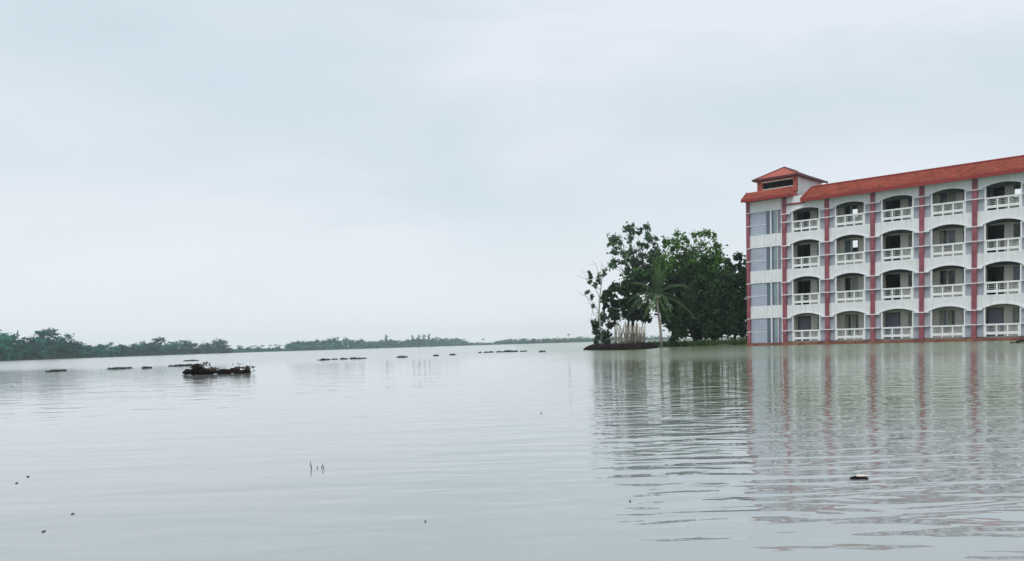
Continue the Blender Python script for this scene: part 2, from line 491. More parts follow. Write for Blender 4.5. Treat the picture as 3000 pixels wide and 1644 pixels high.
# floors, ceilings, cross walls
sl = MB()
for k in range(5):
    z = ZF + k * H if k < 4 else 11.70
    sl.box(-TW + 0.19, XR - 0.21, 0.2, DEP - 0.21, z - 0.2 if k < 4 else 11.52, z if k < 4 else 11.70)
sl.build('floor_slab', M['ceil'], bd)
for b in range(NB + 1):
    c = b * W
    for k in range(4):
        z0 = ZF + k * H; z1 = (ZF + (k + 1) * H - 0.2) if k < 3 else 11.52
        a0, a1 = (c - 0.10, c + 0.46) if b < NB else (c - 0.3, c - 0.2)
        cw = MB(); cw.box(a0, a1, 0.2, 1.5, z0, z1); cw.build('cross_wall', M['cream'], bd)
        if b < NB and not (b == 1 and k >= 2):
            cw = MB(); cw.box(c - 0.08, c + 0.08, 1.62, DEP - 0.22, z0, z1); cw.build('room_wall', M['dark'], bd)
for b in range(NB):
    c = b * W
    for k in range(4):
        zf = ZF + k * H
        z1 = (ZF + (k + 1) * H - 0.2) if k < 3 else 11.52
        bw = MB()
        if b % 2 == 0:
            hs = [(c + 0.50, c + 1.58, zf, zf + 2.06), (c + 2.16, c + 3.0, zf + 0.75, zf + 2.02)]
        else:
            hs = [(c + 0.84, c + 1.38, zf + 0.4, zf + 2.08), (c + 1.42, c + 1.95, zf + 0.5, zf + 2.05), (c + 2.45, c + 3.05, zf + 0.8, zf + 2.0)]
        holed(bw, c - 0.09, c + W - 0.11, zf, z1, 1.5, 1.62, hs)
        bw.build('balcony_back_wall', M['cream'], bd)
        for i, h in enumerate(hs):
            through = (b == 1 and k in (2, 3) and i == 1) or (b == 4 and k == 3 and i == 1)
            isdoor = b % 2 == 0 and i == 0
            nm = 'doorway' if isdoor else 'window'
            fr = MB()
            t_ = 0.05
            fr.box(h[0], h[0] + t_, 1.46, 1.60, h[2], h[3]); fr.box(h[1] - t_, h[1], 1.46, 1.60, h[2], h[3])
            fr.box(h[0] + t_, h[1] - t_, 1.46, 1.60, h[3] - t_, h[3])
            if not isdoor:
                fr.box(h[0] + t_, h[1] - t_, 1.44, 1.60, h[2], h[2] + t_)
            fo = fr.build(nm, M['frame'] if not isdoor else M['door'], bd)
            if through:
                continue
            pa = MB()
            if isdoor:
                if k == 0:
                    pa.box(h[0] + t_, h[1] - t_, 1.53, 1.56, h[2], h[3] - t_)
                    pa.box(h[0] + 0.42, h[0] + 0.47, 1.515, 1.53, h[2], h[3] - t_)
                    pa.build('door_leaf', M['purple'], fo)
                else:
                    # leaf swung open into the dark room
                    pa.box(h[0] + t_, h[0] + t_ + 0.04, 1.63, 2.5, h[2] + 0.02, h[3] - t_)
                    pa.build('door_leaf', M['door'], fo)
            else:
                pa.box(h[0] + t_, h[1] - t_, 1.53, 1.55, h[2] + t_, h[3] - t_)
                if (b * 5 + k * 3 + i) % 4 == 1 or k == 0:
                    cu = MB(); nf = 7
                    cwid = (h[1] - h[0]) * (0.45 if (b + k) % 2 else 0.8)
                    for j in range(nf):
                        xx = h[0] + 0.06 + cwid * j / nf
                        cu.box(xx, xx + cwid / nf * 0.96, 1.505 + 0.012 * (j % 2), 1.525 + 0.003 * (j % 2), h[2] + 0.08, h[3] - 0.08)
                    cu.build('curtain', M['curtain'], fo)
                pa.build('pane', M['pane'] if (k + b + i) % 3 else M['darkglass'], fo)
# room linings so the rooms stay dark
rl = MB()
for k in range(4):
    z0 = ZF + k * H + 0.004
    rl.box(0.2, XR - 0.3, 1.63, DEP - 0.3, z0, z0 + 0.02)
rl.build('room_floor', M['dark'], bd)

# stair windows
for k in range(4):
    z0 = ZR + k * H + PB if k else 0.22
    z1 = ZR + k * H + PT
    sw = MB()
    xa, xb = -TW + 0.16, -0.16
    wd = xb - xa
    sw.box(-TW + 0.01, -0.01, 0.15, 0.2, z0, z1)
    so = sw.build('stair_window', M['grey'], bd)
    g = MB(); g.box(xa, xa + wd * 0.50, 0.07, 0.15, z0, z1); g.build('pane', M['blueglass'], so)
    g = MB(); g.box(xa + wd * 0.50, xa + wd * 0.62, 0.10, 0.15, z0, z1)
    g.build('louvre', M['darkglass'], so)
    g = MB(); g.box(xa + wd * 0.66, xa + wd * 0.72, 0.10, 0.15, z0, z1)
    g.build('louvre', M['darkglass'], so)
    g = MB(); g.box(xa + wd * 0.72, xa + wd * 0.83, 0.09, 0.15, z0, z1); g.build('pane', M['slate'], so)
    g = MB(); g.box(xa + wd * 0.84, xa + wd * 0.94, 0.09, 0.15, z0, z1); g.build('louvre', M['purple'], so)
    g = MB()
    g.box(xa + wd * 0.62, xa + wd * 0.66, 0.02, 0.15, z0, z1)
    g.box(xa + wd * 0.83, xa + wd * 0.845, 0.04, 0.15, z0, z1)
    g.box(xa + wd * 0.945, xa + wd * 0.975, 0.02, 0.15, z0, z1)
    for i in range(1, 12):
        zz = z0 + (z1 - z0) * i / 12
        g.box(xa + 0.03, xa + wd * 0.49, 0.063, 0.07, zz, zz + 0.012)
    for zz in (z0 + (z1 - z0) * 0.43,):
        g.box(xa, xa + wd * 0.50, 0.045, 0.07, zz, zz + 0.05)
    g.build('mullion', M['wall'], so)

# columns, plinth, string courses
for b in range(NB + 1):
    c = b * W
    q = MB(); q.box(c - 0.165, c + 0.165, -0.12, 0.22, 0.0, 11.66 if b else 12.25); q.build('column', M['red'], bd)
q = MB(); q.box(-TW - 0.12, -TW + 0.165, -0.12, 0.22, 0.0, 12.25); q.build('column', M['red'], bd)
q = MB()
q.box(-TW - 0.16, XR + 0.16, -0.16, 0.2, -0.5, 0.20)
q.box(-TW - 0.16, -TW, 0.2, DEP, -0.5, 0.20)
q.build('plinth', M['plinth'], bd)
for k in range(4):
    for zz, last in ((ZR + k * H, 0), (ZR + k * H + (0.68 if k == 3 else 1.06), 1)):
        q = MB()
        for b in range(NB + 1):
            c = b * W
            a0 = c - 0.56 if b else -TW * (0.50 if not last else 1.0)
            a0 = max(a0, -0.30) if b == 0 and not last else a0
            if b == 0 and last:
                a0 = -0.30
            a1 = c + 0.56 if b < NB else c + 0.2
            q.box(a0, a1, -0.145, 0.12, zz - 0.065, zz)
            q.build('string_course', M['wall'], bd); q = MB()
        q.box(-TW - 0.145, -TW + 0.25, -0.145, 0.12, (ZR + k * H - 0.065) if not last else ZR + k * H + PT - 0.04, (ZR + k * H) if not last else ZR + k * H + PT + 0.02)
        q.build('string_course', M['wall'], bd)

# main roof: overhanging tiled skirt, fascia, soffit
OV, RB, RZ = 0.70, 1.5, 13.08
rf = MB()
xe = XR + 0.7
rf.prism_x([(-OV, 11.86), (RB, RZ), (DEP - RB, RZ), (DEP + OV, 11.86), (DEP + OV, 11.74), (-OV, 11.74)], 1.75, xe)
ro = rf.build('roof', M['roofred'], bd)
q = MB(); q.box(1.72, xe + 0.02, -OV - 0.06, -OV - 0.004, 11.62, 11.90); q.box(1.69, 1.745, -OV - 0.05, 0.0, 11.62, 11.88)
q.build('fascia', M['fascia'], ro)
q = MB(); q.prism_x([(-OV - 0.07, 11.91), (-OV + 0.0, 11.95), (RB + 0.02, RZ + 0.07), (RB + 0.02, RZ + 0.004), (-OV - 0.07, 11.86)], 1.66, 1.80)
q.prism_x([(RB - 0.14, RZ + 0.02), (RB, RZ + 0.09), (RB + 0.14, RZ + 0.02), (RB + 0.1, RZ - 0.1), (RB - 0.1, RZ - 0.1)], 1.81, xe)
q.build('ridge_cap', M['fascia'], ro)
q = MB(); q.box(1.76, xe - 0.02, -OV, 0.0, 11.70, 11.735); q.build('soffit', M['concrete'], ro)
q = MB(); q.box(0.17, 1.69, -0.10, 0.0, 11.60, 11.72); q.build('trim_band', M['fascia'], bd)
# raised tile courses on the skirt
q = MB()
for i in range(1, 9):
    u = i / 9
    y = -OV + (RB + OV) * u; z = 11.86 + (RZ - 11.86) * u
    q.prism_x([(y - 0.05, z - 0.02), (y - 0.04, z + 0.035), (y + 0.06, z + 0.045), (y + 0.06, z - 0.02)], 1.81, xe - 0.01)
q.build('tile_course', M['roofred'], ro)

# stair tower: skirt roof
tx0, tx1, txt0, txt1 = -TW - 0.17, 0.74, -TW - 0.17, 0.15
q = MB()
A = [(tx0, -0.8, 12.42), (tx1, -0.8, 12.42), (txt1, 0.25, 13.16), (txt0, 0.25, 13.16)]
B = [(tx1, -0.8, 12.42), (tx1, 3.0, 12.42), (txt1, 3.0, 13.16), (txt1, 0.25, 13.16)]
q.face(A); q.face(B)
q.face([(tx0, -0.8, 12.42), (txt0, 0.25, 13.16), (txt0, 0.25, 12.30), (tx0, -0.8, 12.30)])
q.face([(tx0, -0.8, 12.28), (tx0, 3.0, 12.28), (tx1, 3.0, 12.28), (tx1, -0.8, 12.28)])
q.face([(txt0, 0.25, 13.16), (txt1, 0.25, 13.16), (txt1, 3.0, 13.16), (txt0, 3.0, 13.16)])
q.face([(tx0, 0.25, 12.30), (tx0, 0.25, 13.16), (tx0, 3.0, 13.16), (tx0, 3.0, 12.30)])
sk = q.build('tower_roof', M['roofred'], bd)
q = MB(); q.box(tx0 - 0.04, tx1 + 0.04, -0.86, -0.804, 12.22, 12.46); q.box(tx1 - 0.0, tx1 + 0.05, -0.80, 3.0, 12.22, 12.45)
q.prism_x([(-0.80, 12.22), (-0.80, 12.49), (0.25, 13.23), (0.25, 13.0)], tx0 - 0.05, tx0 - 0.004)
q.build('fascia', M['fascia'], sk)
q = MB()
for i in range(1, 5):
    u = i / 5
    y = -0.8 + 1.05 * u; z = 12.42 + 0.74 * u
    q.prism_x([(y - 0.04, z - 0.02), (y - 0.03, z + 0.03), (y + 0.05, z + 0.04), (y + 0.05, z - 0.02)], tx0 + 0.01, tx1 - 0.62 * u - 0.02)
q.build('tile_course', M['roofred'], sk)

# roof lantern above the stair
lx0, lx1, ly0, ly1 = -2.92, 0.62, 1.1, 6.36
q = MB()
q.box(lx0, -2.45, ly0, ly0 + 0.25, 13.0, 14.16); q.box(0.30, lx1, ly0, ly0 + 0.25, 12.9, 14.16)
q.box(-2.45, 0.30, ly0 + 0.01, ly0 + 0.24, 13.0, 13.36); q.box(-2.45, 0.30, ly0 + 0.01, ly0 + 0.24, 14.00, 14.16)
la = q.build('roof_lantern', M['gable'], bd)
q = MB(); q.box(lx1 - 0.2, lx1 - 0.02, ly0 + 0.25, ly1, 12.6, 14.16); q.box(lx0 + 0.02, lx0 + 0.2, ly0 + 0.25, ly1, 12.6, 14.16); q.box(lx0 + 0.2, lx1 - 0.2, ly1 - 0.2, ly1 - 0.01, 12.6, 14.16)
q.build('side_wall', M['wall'], la)
q = MB(); q.box(-2.45, 0.30, ly0 - 0.05, ly0 + 0.02, 13.93, 14.01); q.box(-2.45, 0.30, ly0 - 0.05, ly0 + 0.1, 13.33, 13.39); q.build('window_trim', M['cream'], la)
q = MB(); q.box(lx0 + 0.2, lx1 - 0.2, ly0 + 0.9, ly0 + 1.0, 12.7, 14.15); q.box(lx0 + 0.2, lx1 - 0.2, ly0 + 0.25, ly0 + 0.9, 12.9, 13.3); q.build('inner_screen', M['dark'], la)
ex0, ex1, ey0, ey1, ez = -3.15, 0.92, 0.72, 6.9, 14.22
cxr = (ex0 + ex1) / 2
q = MB()
A1, A2 = (cxr, 2.6, 15.30), (cxr, 5.4, 15.30)
q.face([(ex0, ey0, ez), (ex1, ey0, ez), A1]); q.face([(ex1, ey0, ez), (ex1, ey1, ez), A2, A1])
q.face([(ex1, ey1, ez), (ex0, ey1, ez), A2]); q.face([(ex0, ey1, ez), (ex0, ey0, ez), A1, A2])
q.face([(ex0, ey0, ez), (ex0, ey1, ez), (ex1, ey1, ez), (ex1, ey0, ez)])
lr = q.build('lantern_roof', M['gable'], la)
q = MB()
q.box(ex0 - 0.02, ex1 + 0.02, ey0 - 0.05, ey0 - 0.002, ez - 0.08, ez + 0.06)
q.box(ex1 + 0.002, ex1 + 0.06, ey0 - 0.05, ey1, ez - 0.10, ez + 0.08); q.box(ex0 - 0.06, ex0 - 0.002, ey0 - 0.05, ey1, ez - 0.08, ez + 0.06)
for a in ((ex0, ey0), (ex1, ey0)):
    q.tube([(a[0], a[1], ez + 0.03), (A1[0], A1[1], A1[2] + 0.02)], 0.055, 0.055, 6)
q.tube([A1, A2], 0.06, 0.06, 6)
q.build('ridge_cap', mat('dark_mauve_trim', (0.11, 0.03, 0.045), 0.6, 0.15, 2.0, 0.3), lr)

# ------------------------------------------------------------------ foliage
rng = np.random.default_rng(7)
random.seed(7)


def leaves(centers, radii, counts, size, flat=0.9, shell=0.55, seed=0, aspect=1.7):
    """leaf quads scattered through ellipsoid clumps; returns verts (n*4,3)"""
    r = np.random.default_rng(seed)
    out = []
    for (c, rad, n) in zip(centers, radii, counts):
        n = int(n)
        if n < 1:
            continue
        d = r.normal(size=(n, 3)); d /= np.linalg.norm(d, axis=1)[:, None]
        # every clump is a spray of smaller tufts of different size, with stray leaves round it
        k = max(3, min(20, n // 14))
        ct = r.normal(size=(k, 3)); ct /= np.linalg.norm(ct, axis=1)[:, None]
        ct *= (0.25 + 0.75 * r.random(k)[:, None] ** 0.6)
        ts = 0.15 + 0.30 * r.random(k)
        wt = ts ** 2; wi = r.choice(k, n, p=wt / wt.sum())
        rr = shell + (1 - shell) * r.random(n) ** 0.7
        stray = np.where(r.random(n) < 0.42, 1.0 + 2.2 * r.random(n) ** 1.4, 1.0)
        p = np.array(c) + (ct[wi] * 1.0 + d * (rr * ts[wi] * stray * 1.15)[:, None]) * np.array(rad) * 1.1
        nrm = d * 0.6 + r.normal(size=(n, 3)) * 0.7 + np.array([0, 0, 0.45])
        nrm /= np.linalg.norm(nrm, axis=1)[:, None]
        a = np.cross(nrm, r.normal(size=(n, 3))); a /= np.linalg.norm(a, axis=1)[:, None]
        b = np.cross(nrm, a)
        s = size * (0.6 + 0.8 * r.random(n))[:, None]
        out.append(np.stack([p - a * s * aspect * 0.5, p - b * s * 0.5 + nrm * s * 0.08, p + a * s * aspect * 0.5, p + b * s * 0.5 + nrm * s * 0.08], 1).reshape(-1, 3))
    return np.concatenate(out) if out else np.zeros((0, 3))


def leaf_mesh(name, v, material):
    n = len(v) // 4
    me = bpy.data.meshes.new(name)
    me.vertices.add(len(v)); me.vertices.foreach_set('co', v.astype(np.float32).ravel())
    me.loops.add(n * 4); me.loops.foreach_set('vertex_index', np.arange(n * 4, dtype=np.int32))
    me.polygons.add(n); me.polygons.foreach_set('loop_start', np.arange(0, n * 4, 4, dtype=np.int32))
    me.materials.append(material)
    me.update(calc_edges=True)
    return me


def leaf_obj(name, v, material, parent=None):
    o = bpy.data.objects.new(name, leaf_mesh(name, v, material))
    COL.objects.link(o)
    if parent:
        o.parent = parent
    return o


def bend(a, b, k=5, amp=0.06, seed=0):
    r = random.Random(seed)
    a, b = Vector(a), Vector(b)
    ln = (b - a).length
    off = Vector((r.uniform(-1, 1), r.uniform(-1, 1), r.uniform(-0.3, 0.6))) * ln * amp
    return [a.lerp(b, i / (k - 1)) + off * math.sin(math.pi * i / (k - 1)) + Vector((r.uniform(-1, 1), r.uniform(-1, 1), 0)) * ln * amp * 0.2 * (0 < i < k - 1) for i in range(k)]


# zoomed-photo coordinates of the tree group -> photo pixels
def zp(x, y, Y):
    return at(1660 + x / 3.284, 630 + y / 3.284, Y)


def tree(name, base, clumps, mat_leaf, mat_bark, label, leafsize, density, trunk_r, fork=0.45, thin=0.0, seed=1, crown_name='crown', cat='tree', shell=0.5, branch=True, group=None):
    """base: Vector on ground; clumps: list of (Vector centre, (rx, ry, rz))"""
    t = empty(name, base, 0, label, cat, group)
    cs = [c - base for c, r in clumps]
    top = max(cs, key=lambda v: v.z)
    mid = sum(cs, Vector()) / len(cs)
    fp = Vector((mid.x * 0.6, mid.y * 0.6, top.z * fork))
    tr = MB()
    trunk = bend(Vector((0, 0, -0.3)), fp, 6, 0.04, seed)
    tr.tube(trunk, trunk_r, trunk_r * 0.62, 8)
    tr.tube(bend(fp, Vector((mid.x, mid.y, top.z * 0.85)), 5, 0.06, seed + 5), trunk_r * 0.6, trunk_r * 0.15, 6)
    tr.build('trunk', mat_bark, t, smooth=True)
    if branch:
        br = MB()
        for i, c in enumerate(cs):
            s = fp.lerp(Vector((mid.x, mid.y, top.z * 0.8)), max(0.0, min(0.9, (c.z - fp.z) / max(0.5, top.z - fp.z) * 0.7)))
            br.tube(bend(s, c, 5, 0.10, seed * 31 + i), trunk_r * 0.32, trunk_r * 0.06, 5)
            rr = random.Random(seed * 77 + i)
            rad = clumps[i][1]
            for j in range(4):
                e = c + Vector((rr.uniform(-1, 1) * rad[0], rr.uniform(-1, 1) * rad[1], rr.uniform(-0.6, 1) * rad[2])) * 0.8
                br.tube(bend(c, e, 3, 0.1, i * 9 + j), trunk_r * 0.09, trunk_r * 0.03, 4)
        br.build('branch', mat_bark, t, smooth=True)
    v = leaves([tuple(c) for c in cs], [r for c, r in clumps], [density * r[0] * r[2] * (1 - thin * max(0.0, min(1.0, ((c - base).z / top.z - 0.5) / 0.35))) for c, r in clumps], leafsize, seed=seed, shell=shell)
    leaf_obj(crown_name, v, mat_leaf, t)
    return t


def clumps_px(lst, Y, dy=0.8, ry=1.0, seed=3):
    """lst of (zx, zy, rx_px, rz_px) in zoom pixels"""
    r = random.Random(seed)
    out_ = []
    for (x, y, rx, rz) in lst:
        yy = Y + r.uniform(-dy, dy)
        s = yy / FPX / 3.284
        out_.append((zp(x, y, yy), (rx * s, max(rx, rz) * s * ry, rz * s)))
    return out_


# ground under the trees
def ground_z(x, y):
    return 0.0


mbk = MB()
# land strip running from the mud tip back to the building
pts = [(-0.2, 0), ]
ptsL = [zp(185, 1302, 0.0)] if False else None
front = [onwater(1660 + zx / 3.284, 630 + zy / 3.284) for zx, zy in ((185, 1302), (300, 1301), (450, 1300), (620, 1298), (760, 1290), (880, 1280))]
front = [Vector((p.x, min(p.y, 86.0), 0)) * 1.0 for p in front]
nx = len(front)
rows = []
prof = [(-0.4, -0.25), (0.0, 0.0), (0.5, 0.22), (1.4, 0.36), (3.0, 0.46), (6.0, 0.5), (9.0, 0.3), (11.0, -0.3)]
fine_front = []
for i in range(61):
    u = i / 60 * (nx - 1); a = int(min(u, nx - 2)); fr_ = u - a
    fine_front.append(front[a].lerp(front[a + 1], fr_))
for i, p in enumerate(fine_front):
    u = i / 60
    tip = min(1.0, u / 0.22) ** 0.7
    row = []
    for (dy, z) in prof:
        jit = 0.10 * math.sin(i * 1.7 + dy * 2.0) + 0.07 * math.sin(i * 3.1 + dy * 5)
        row.append((p.x + 0.1 * jit, p.y + dy * (0.25 + 0.75 * tip) + jit, z * (0.15 + 0.85 * tip) + (jit * 0.35 if z > 0.1 else 0)))
    rows.append(row)
for i in range(60):
    for j in range(len(prof) - 1):
        mbk.face([rows[i][j], rows[i + 1][j], rows[i + 1][j + 1], rows[i][j + 1]])
tag(mbk.build('mud_bank', M['mud'], smooth=False), kind='structure')

lnd = MB()
x0l = fine_front[38].x
for i in range(40):
    xa = x0l + (46 - x0l) * i / 40; xb = x0l + (46 - x0l) * (i + 1) / 40
    fa = 84.5 + 0.5 * math.sin(i * 0.9); fb = 84.5 + 0.5 * math.sin((i + 1) * 0.9)
    pr = [(-0.6, -0.3), (0.2, 0.12), (1.2, 0.3), (16, 0.42), (18, -0.3)]
    for j in range(len(pr) - 1):
        lnd.face([(xa, fa + pr[j][0], pr[j][1]), (xb, fb + pr[j][0], pr[j][1]), (xb, fb + pr[j + 1][0], pr[j + 1][1]), (xa, fa + pr[j + 1][0], pr[j + 1][1])])
tag(lnd.build('ground', M['land']), kind='structure')

gv = []
r = np.random.default_rng(11)
n = 5200
gx = x0l - 1.5 + (34 - x0l) * r.random(n); gy = 84.2 + 3.0 * r.random(n) ** 1.6
gh = 0.22 + 0.32 * r.random(n)
an = r.random(n) * math.pi
wv = 0.045
lean = r.normal(size=(n, 2)) * 0.12
zb = np.where(gy < 85, 0.0, 0.2)
p0 = np.stack([gx - np.cos(an) * wv, gy - np.sin(an) * wv, zb], 1); p1 = np.stack([gx + np.cos(an) * wv, gy + np.sin(an) * wv, zb], 1)
p2 = np.stack([gx + lean[:, 0] + 0.01, gy + lean[:, 1], zb + gh], 1); p3 = np.stack([gx + lean[:, 0] - 0.01, gy + lean[:, 1], zb + gh], 1)
tag(leaf_obj('grass', np.stack([p0, p1, p2, p3], 1).reshape(-1, 3), M['grass']), kind='stuff')

GZ = 0.35
# tall open tree at the back left
b_ = zp(640, 1240, 90); b_.z = GZ
tree('tree', b_, clumps_px([(450, 235, 55, 55), (425, 285, 25, 25), (590, 125, 55, 40), (620, 175, 35, 40), (755, 120, 45, 35), (700, 175, 30, 25), (800, 220, 42, 50), (865, 225, 28, 30), (850, 290, 22, 30),
                              (480, 340, 50, 40), (620, 245, 28, 40), (640, 345, 38, 32), (700, 300, 40, 36), (770, 290, 35, 30), (440, 450, 35, 50), (505, 465, 38, 35), (440, 500, 25, 20), (570, 515, 32, 32), (560, 400, 45, 50),
                              (740, 385, 38, 35), (640, 430, 50, 42), (520, 585, 10, 12), (700, 470, 60, 50), (820, 420, 60, 50), (530, 260, 22, 30), (850, 380, 45, 45), (890, 450, 55, 45), (800, 500, 60, 45), (600, 560, 45, 35)], 90, 1.0, 1.0, 5),
     M['leafA'], M['bark'], 'tall airy tree with open clustered crown rising above the left side of the grove', 0.19, 640, 0.20, 0.42, seed=4, shell=0.25)
# big fresh green tree
b_ = zp(1250, 1240, 91); b_.z = GZ
tree('tree', b_, clumps_px([(1070, 215, 60, 50), (965, 240, 50, 50), (1150, 245, 40, 40), (1240, 205, 45, 40), (1335, 190, 55, 40), (1410, 215, 35, 30), (1445, 275, 42, 50), (1465, 375, 42, 55), (1385, 335, 55, 45), (1270, 290, 50, 45),
                              (1040, 310, 55, 55), (920, 350, 60, 60), (1150, 350, 80, 60), (1290, 400, 100, 60), (1420, 450, 80, 55), (1080, 430, 90, 60), (960, 450, 70, 60), (1200, 480, 110, 70), (1330, 520, 120, 70), (1440, 540, 70, 60),
                              (1080, 560, 100, 80), (1230, 600, 120, 80), (1360, 620, 100, 70), (960, 560, 80, 70), (700, 570, 70, 50), (620, 600, 50, 40), (830, 530, 70, 60), (900, 500, 60, 50)], 89.5, 2.0, 1.1, 6),
     M['leafB'], M['bark'], 'broad bright green leafy tree, tallest rounded crown in the middle of the grove', 0.20, 1000, 0.26, 0.40, 0.6, seed=8, shell=0.35)
# dark trees by the building
b_ = zp(1430, 1240, 88); b_.z = GZ
tree('tree', b_, clumps_px([(1330, 690, 120, 80), (1450, 650, 100, 80), (1230, 780, 110, 90), (1380, 800, 130, 90), (1500, 780, 100, 90), (1200, 900, 100, 80), (1330, 940, 130, 90), (1460, 930, 110, 100), (1150, 1010, 80, 70), (1280, 1060, 100, 70), (1400, 1080, 110, 80), (1120, 1120, 50, 50), (1060, 640, 70, 70), (1110, 730, 80, 70), (1330, 1150, 60, 40), (1440, 1160, 60, 40), (1050, 1080, 70, 60), (1060, 950, 80, 70), (1240, 1150, 60, 40), (1180, 820, 100, 80), (1560, 900, 80, 90), (1540, 1050, 70, 80)], 88, 1.5, 1.0, 7),
     M['leafC'], M['bark'], 'dense dark low-hanging tree whose crown droops to the grass right of the palm', 0.22, 1300, 0.22, 0.4, seed=12, shell=0.35)
b_ = zp(1610, 1240, 92); b_.z = GZ
tree('tree', b_, clumps_px([(1550, 470, 32, 45), (1655, 400, 38, 42), (1590, 560, 60, 55), (1530, 600, 70, 60), (1660, 620, 60, 60), (1725, 560, 30, 120), (1600, 690, 90, 80), (1690, 740, 60, 90), (1560, 800, 80, 80), (1650, 870, 90, 90), (1570, 950, 80, 80), (1690, 980, 60, 90), (1620, 1070, 80, 70), (1540, 1090, 60, 70), (1700, 1120, 40, 60), (1670, 500, 20, 40)], 90.5, 1.0, 1.0, 9),
     M['leafC'], M['bark'], 'dark narrow tree tucked against the left end of the building', 0.22, 1150, 0.17, 0.4, seed=15, shell=0.35)
# dark tree behind the fence and palm
b_ = zp(560, 1240, 88.5); b_.z = GZ
tree('tree', b_, clumps_px([(480, 680, 55, 40), (560, 660, 50, 35), (410, 760, 55, 45), (360, 810, 40, 40), (620, 720, 70, 60), (700, 700, 70, 60), (500, 880, 55, 50), (440, 930, 45, 50), (560, 850, 50, 50), (640, 830, 60, 60), (350, 990, 38, 40), (590, 960, 60, 45), (680, 960, 65, 50), (760, 900, 60, 55), (770, 990, 50, 40), (480, 990, 45, 35), (380, 890, 30, 30), (860, 650, 80, 70), (960, 720, 70, 70), (680, 600, 70, 50), (790, 570, 60, 50), (920, 880, 60, 60), (960, 1000, 55, 60), (860, 780, 80, 60), (1000, 620, 80, 60), (1020, 820, 80, 80), (620, 890, 60, 45), (560, 740, 60, 50), (450, 830, 45, 40), (300, 1060, 35, 40), (420, 1060, 40, 35)], 87.5, 1.0, 1.0, 10),
     M['leafC'], M['bark'], 'dark spreading tree with drooping foliage behind the bamboo stake fence', 0.21, 950, 0.16, 0.42, seed=19, shell=0.3)
# shrubs at the waterline
for (x, y, rr_, lb) in ((300, 1090, 42, 'small dark leafy shrub at the foot of the pale slender tree'),
                        (400, 1160, 45, 'low dark shrub between the pale slender tree and the stake fence'),
                        (1030, 1160, 50, 'dark leafy bush growing just right of the palm trunk')):
    b_ = zp(x, 1245, 84.0); b_.z = 0.3
    t = empty('shrub', b_, 0, lb, 'shrub')
    s = 84 / FPX / 3.284
    cl = [(Vector((random.uniform(-.5, .5) * rr_ * s, random.uniform(-.4, .4), (1245 - y) * s * q_)), (rr_ * s * 0.9, 0.5, rr_ * s * 0.8)) for q_ in (0.35, 0.75, 1.0, 1.4)]
    leaf_obj('foliage', leaves([tuple(c) for c, _ in cl], [q_ for _, q_ in cl], [75] * 4, 0.20, seed=int(x), shell=0.2), M['leafC'], t)
    st = MB()
    for c, _ in cl:
        st.tube(bend((0, 0, -0.2), c, 4, 0.08, 3), 0.035, 0.012, 5)
    st.build('stem', M['bark'], t)

# slender pale tree, half bare
b_ = zp(345, 1245, 83.5); b_.z = 0.3
pt = empty('bare_tree', b_, 0, 'slender pale half-bare tree leaning over the left tip of the mud bank', 'tree')
P = lambda x, y, dy=0.0: zp(x, y, 83.5 + dy) - b_
tk = MB()
tk.tube([Vector((0, 0, -0.3)), P(325, 1080), P(312, 940), P(318, 800), P(332, 690)], 0.11, 0.05, 7)
tk.build('trunk', M['palebark'], pt, smooth=True)
brs = MB()
for pth, r0 in (([(312, 940), (265, 860), (200, 790), (90, 725)], 0.035), ([(318, 800), (270, 690), (190, 620), (100, 585)], 0.035), ([(332, 690), (345, 600), (370, 520), (420, 450)], 0.04),
                ([(325, 720), (270, 680), (210, 560), (140, 530)], 0.03), ([(332, 690), (310, 560), (280, 470), (240, 440)], 0.035), ([(315, 880), (255, 900), (230, 1000), (200, 1000)], 0.02), ([(318, 990), (260, 960), (240, 880), (180, 760)], 0.04),
                ([(200, 790), (160, 770), (100, 775)], 0.014), ([(190, 620), (170, 560), (130, 540)], 0.014), ([(370, 520), (340, 470), (320, 430)], 0.018), ([(370, 520), (410, 520), (440, 500)], 0.014),
                ([(280, 470), (260, 480), (200, 470)], 0.014), ([(332, 650), (330, 560), (335, 480), (345, 440)], 0.025), ([(265, 860), (210, 850), (150, 850)], 0.012), ([(325, 1080), (270, 1040), (210, 1010)], 0.018)):
    brs.tube([P(x, y, 0.5 * math.sin(i * 2.1 + r0 * 90)) for i, (x, y) in enumerate(pth)], r0, r0 * 0.3, 5)
brs.build('branch', M['palebark'], pt, smooth=True)
s = 83.5 / FPX / 3.284
cl = [(P(x, y), (rx * s, 0.35, rz * s)) for x, y, rx, rz in ((215, 555, 26, 20), (235, 610, 22, 22), (340, 565, 36, 36), (300, 640, 34, 28), (270, 690, 26, 20), (210, 750, 24, 18), (235, 775, 18, 16), (260, 870, 20, 22), (225, 650, 20, 16), (320, 600, 24, 26))]
leaf_obj('crown', leaves([tuple(c) for c, _ in cl], [q_ for _, q_ in cl], [48] * len(cl), 0.20, seed=41, shell=0.2), M['leafA'], pt)


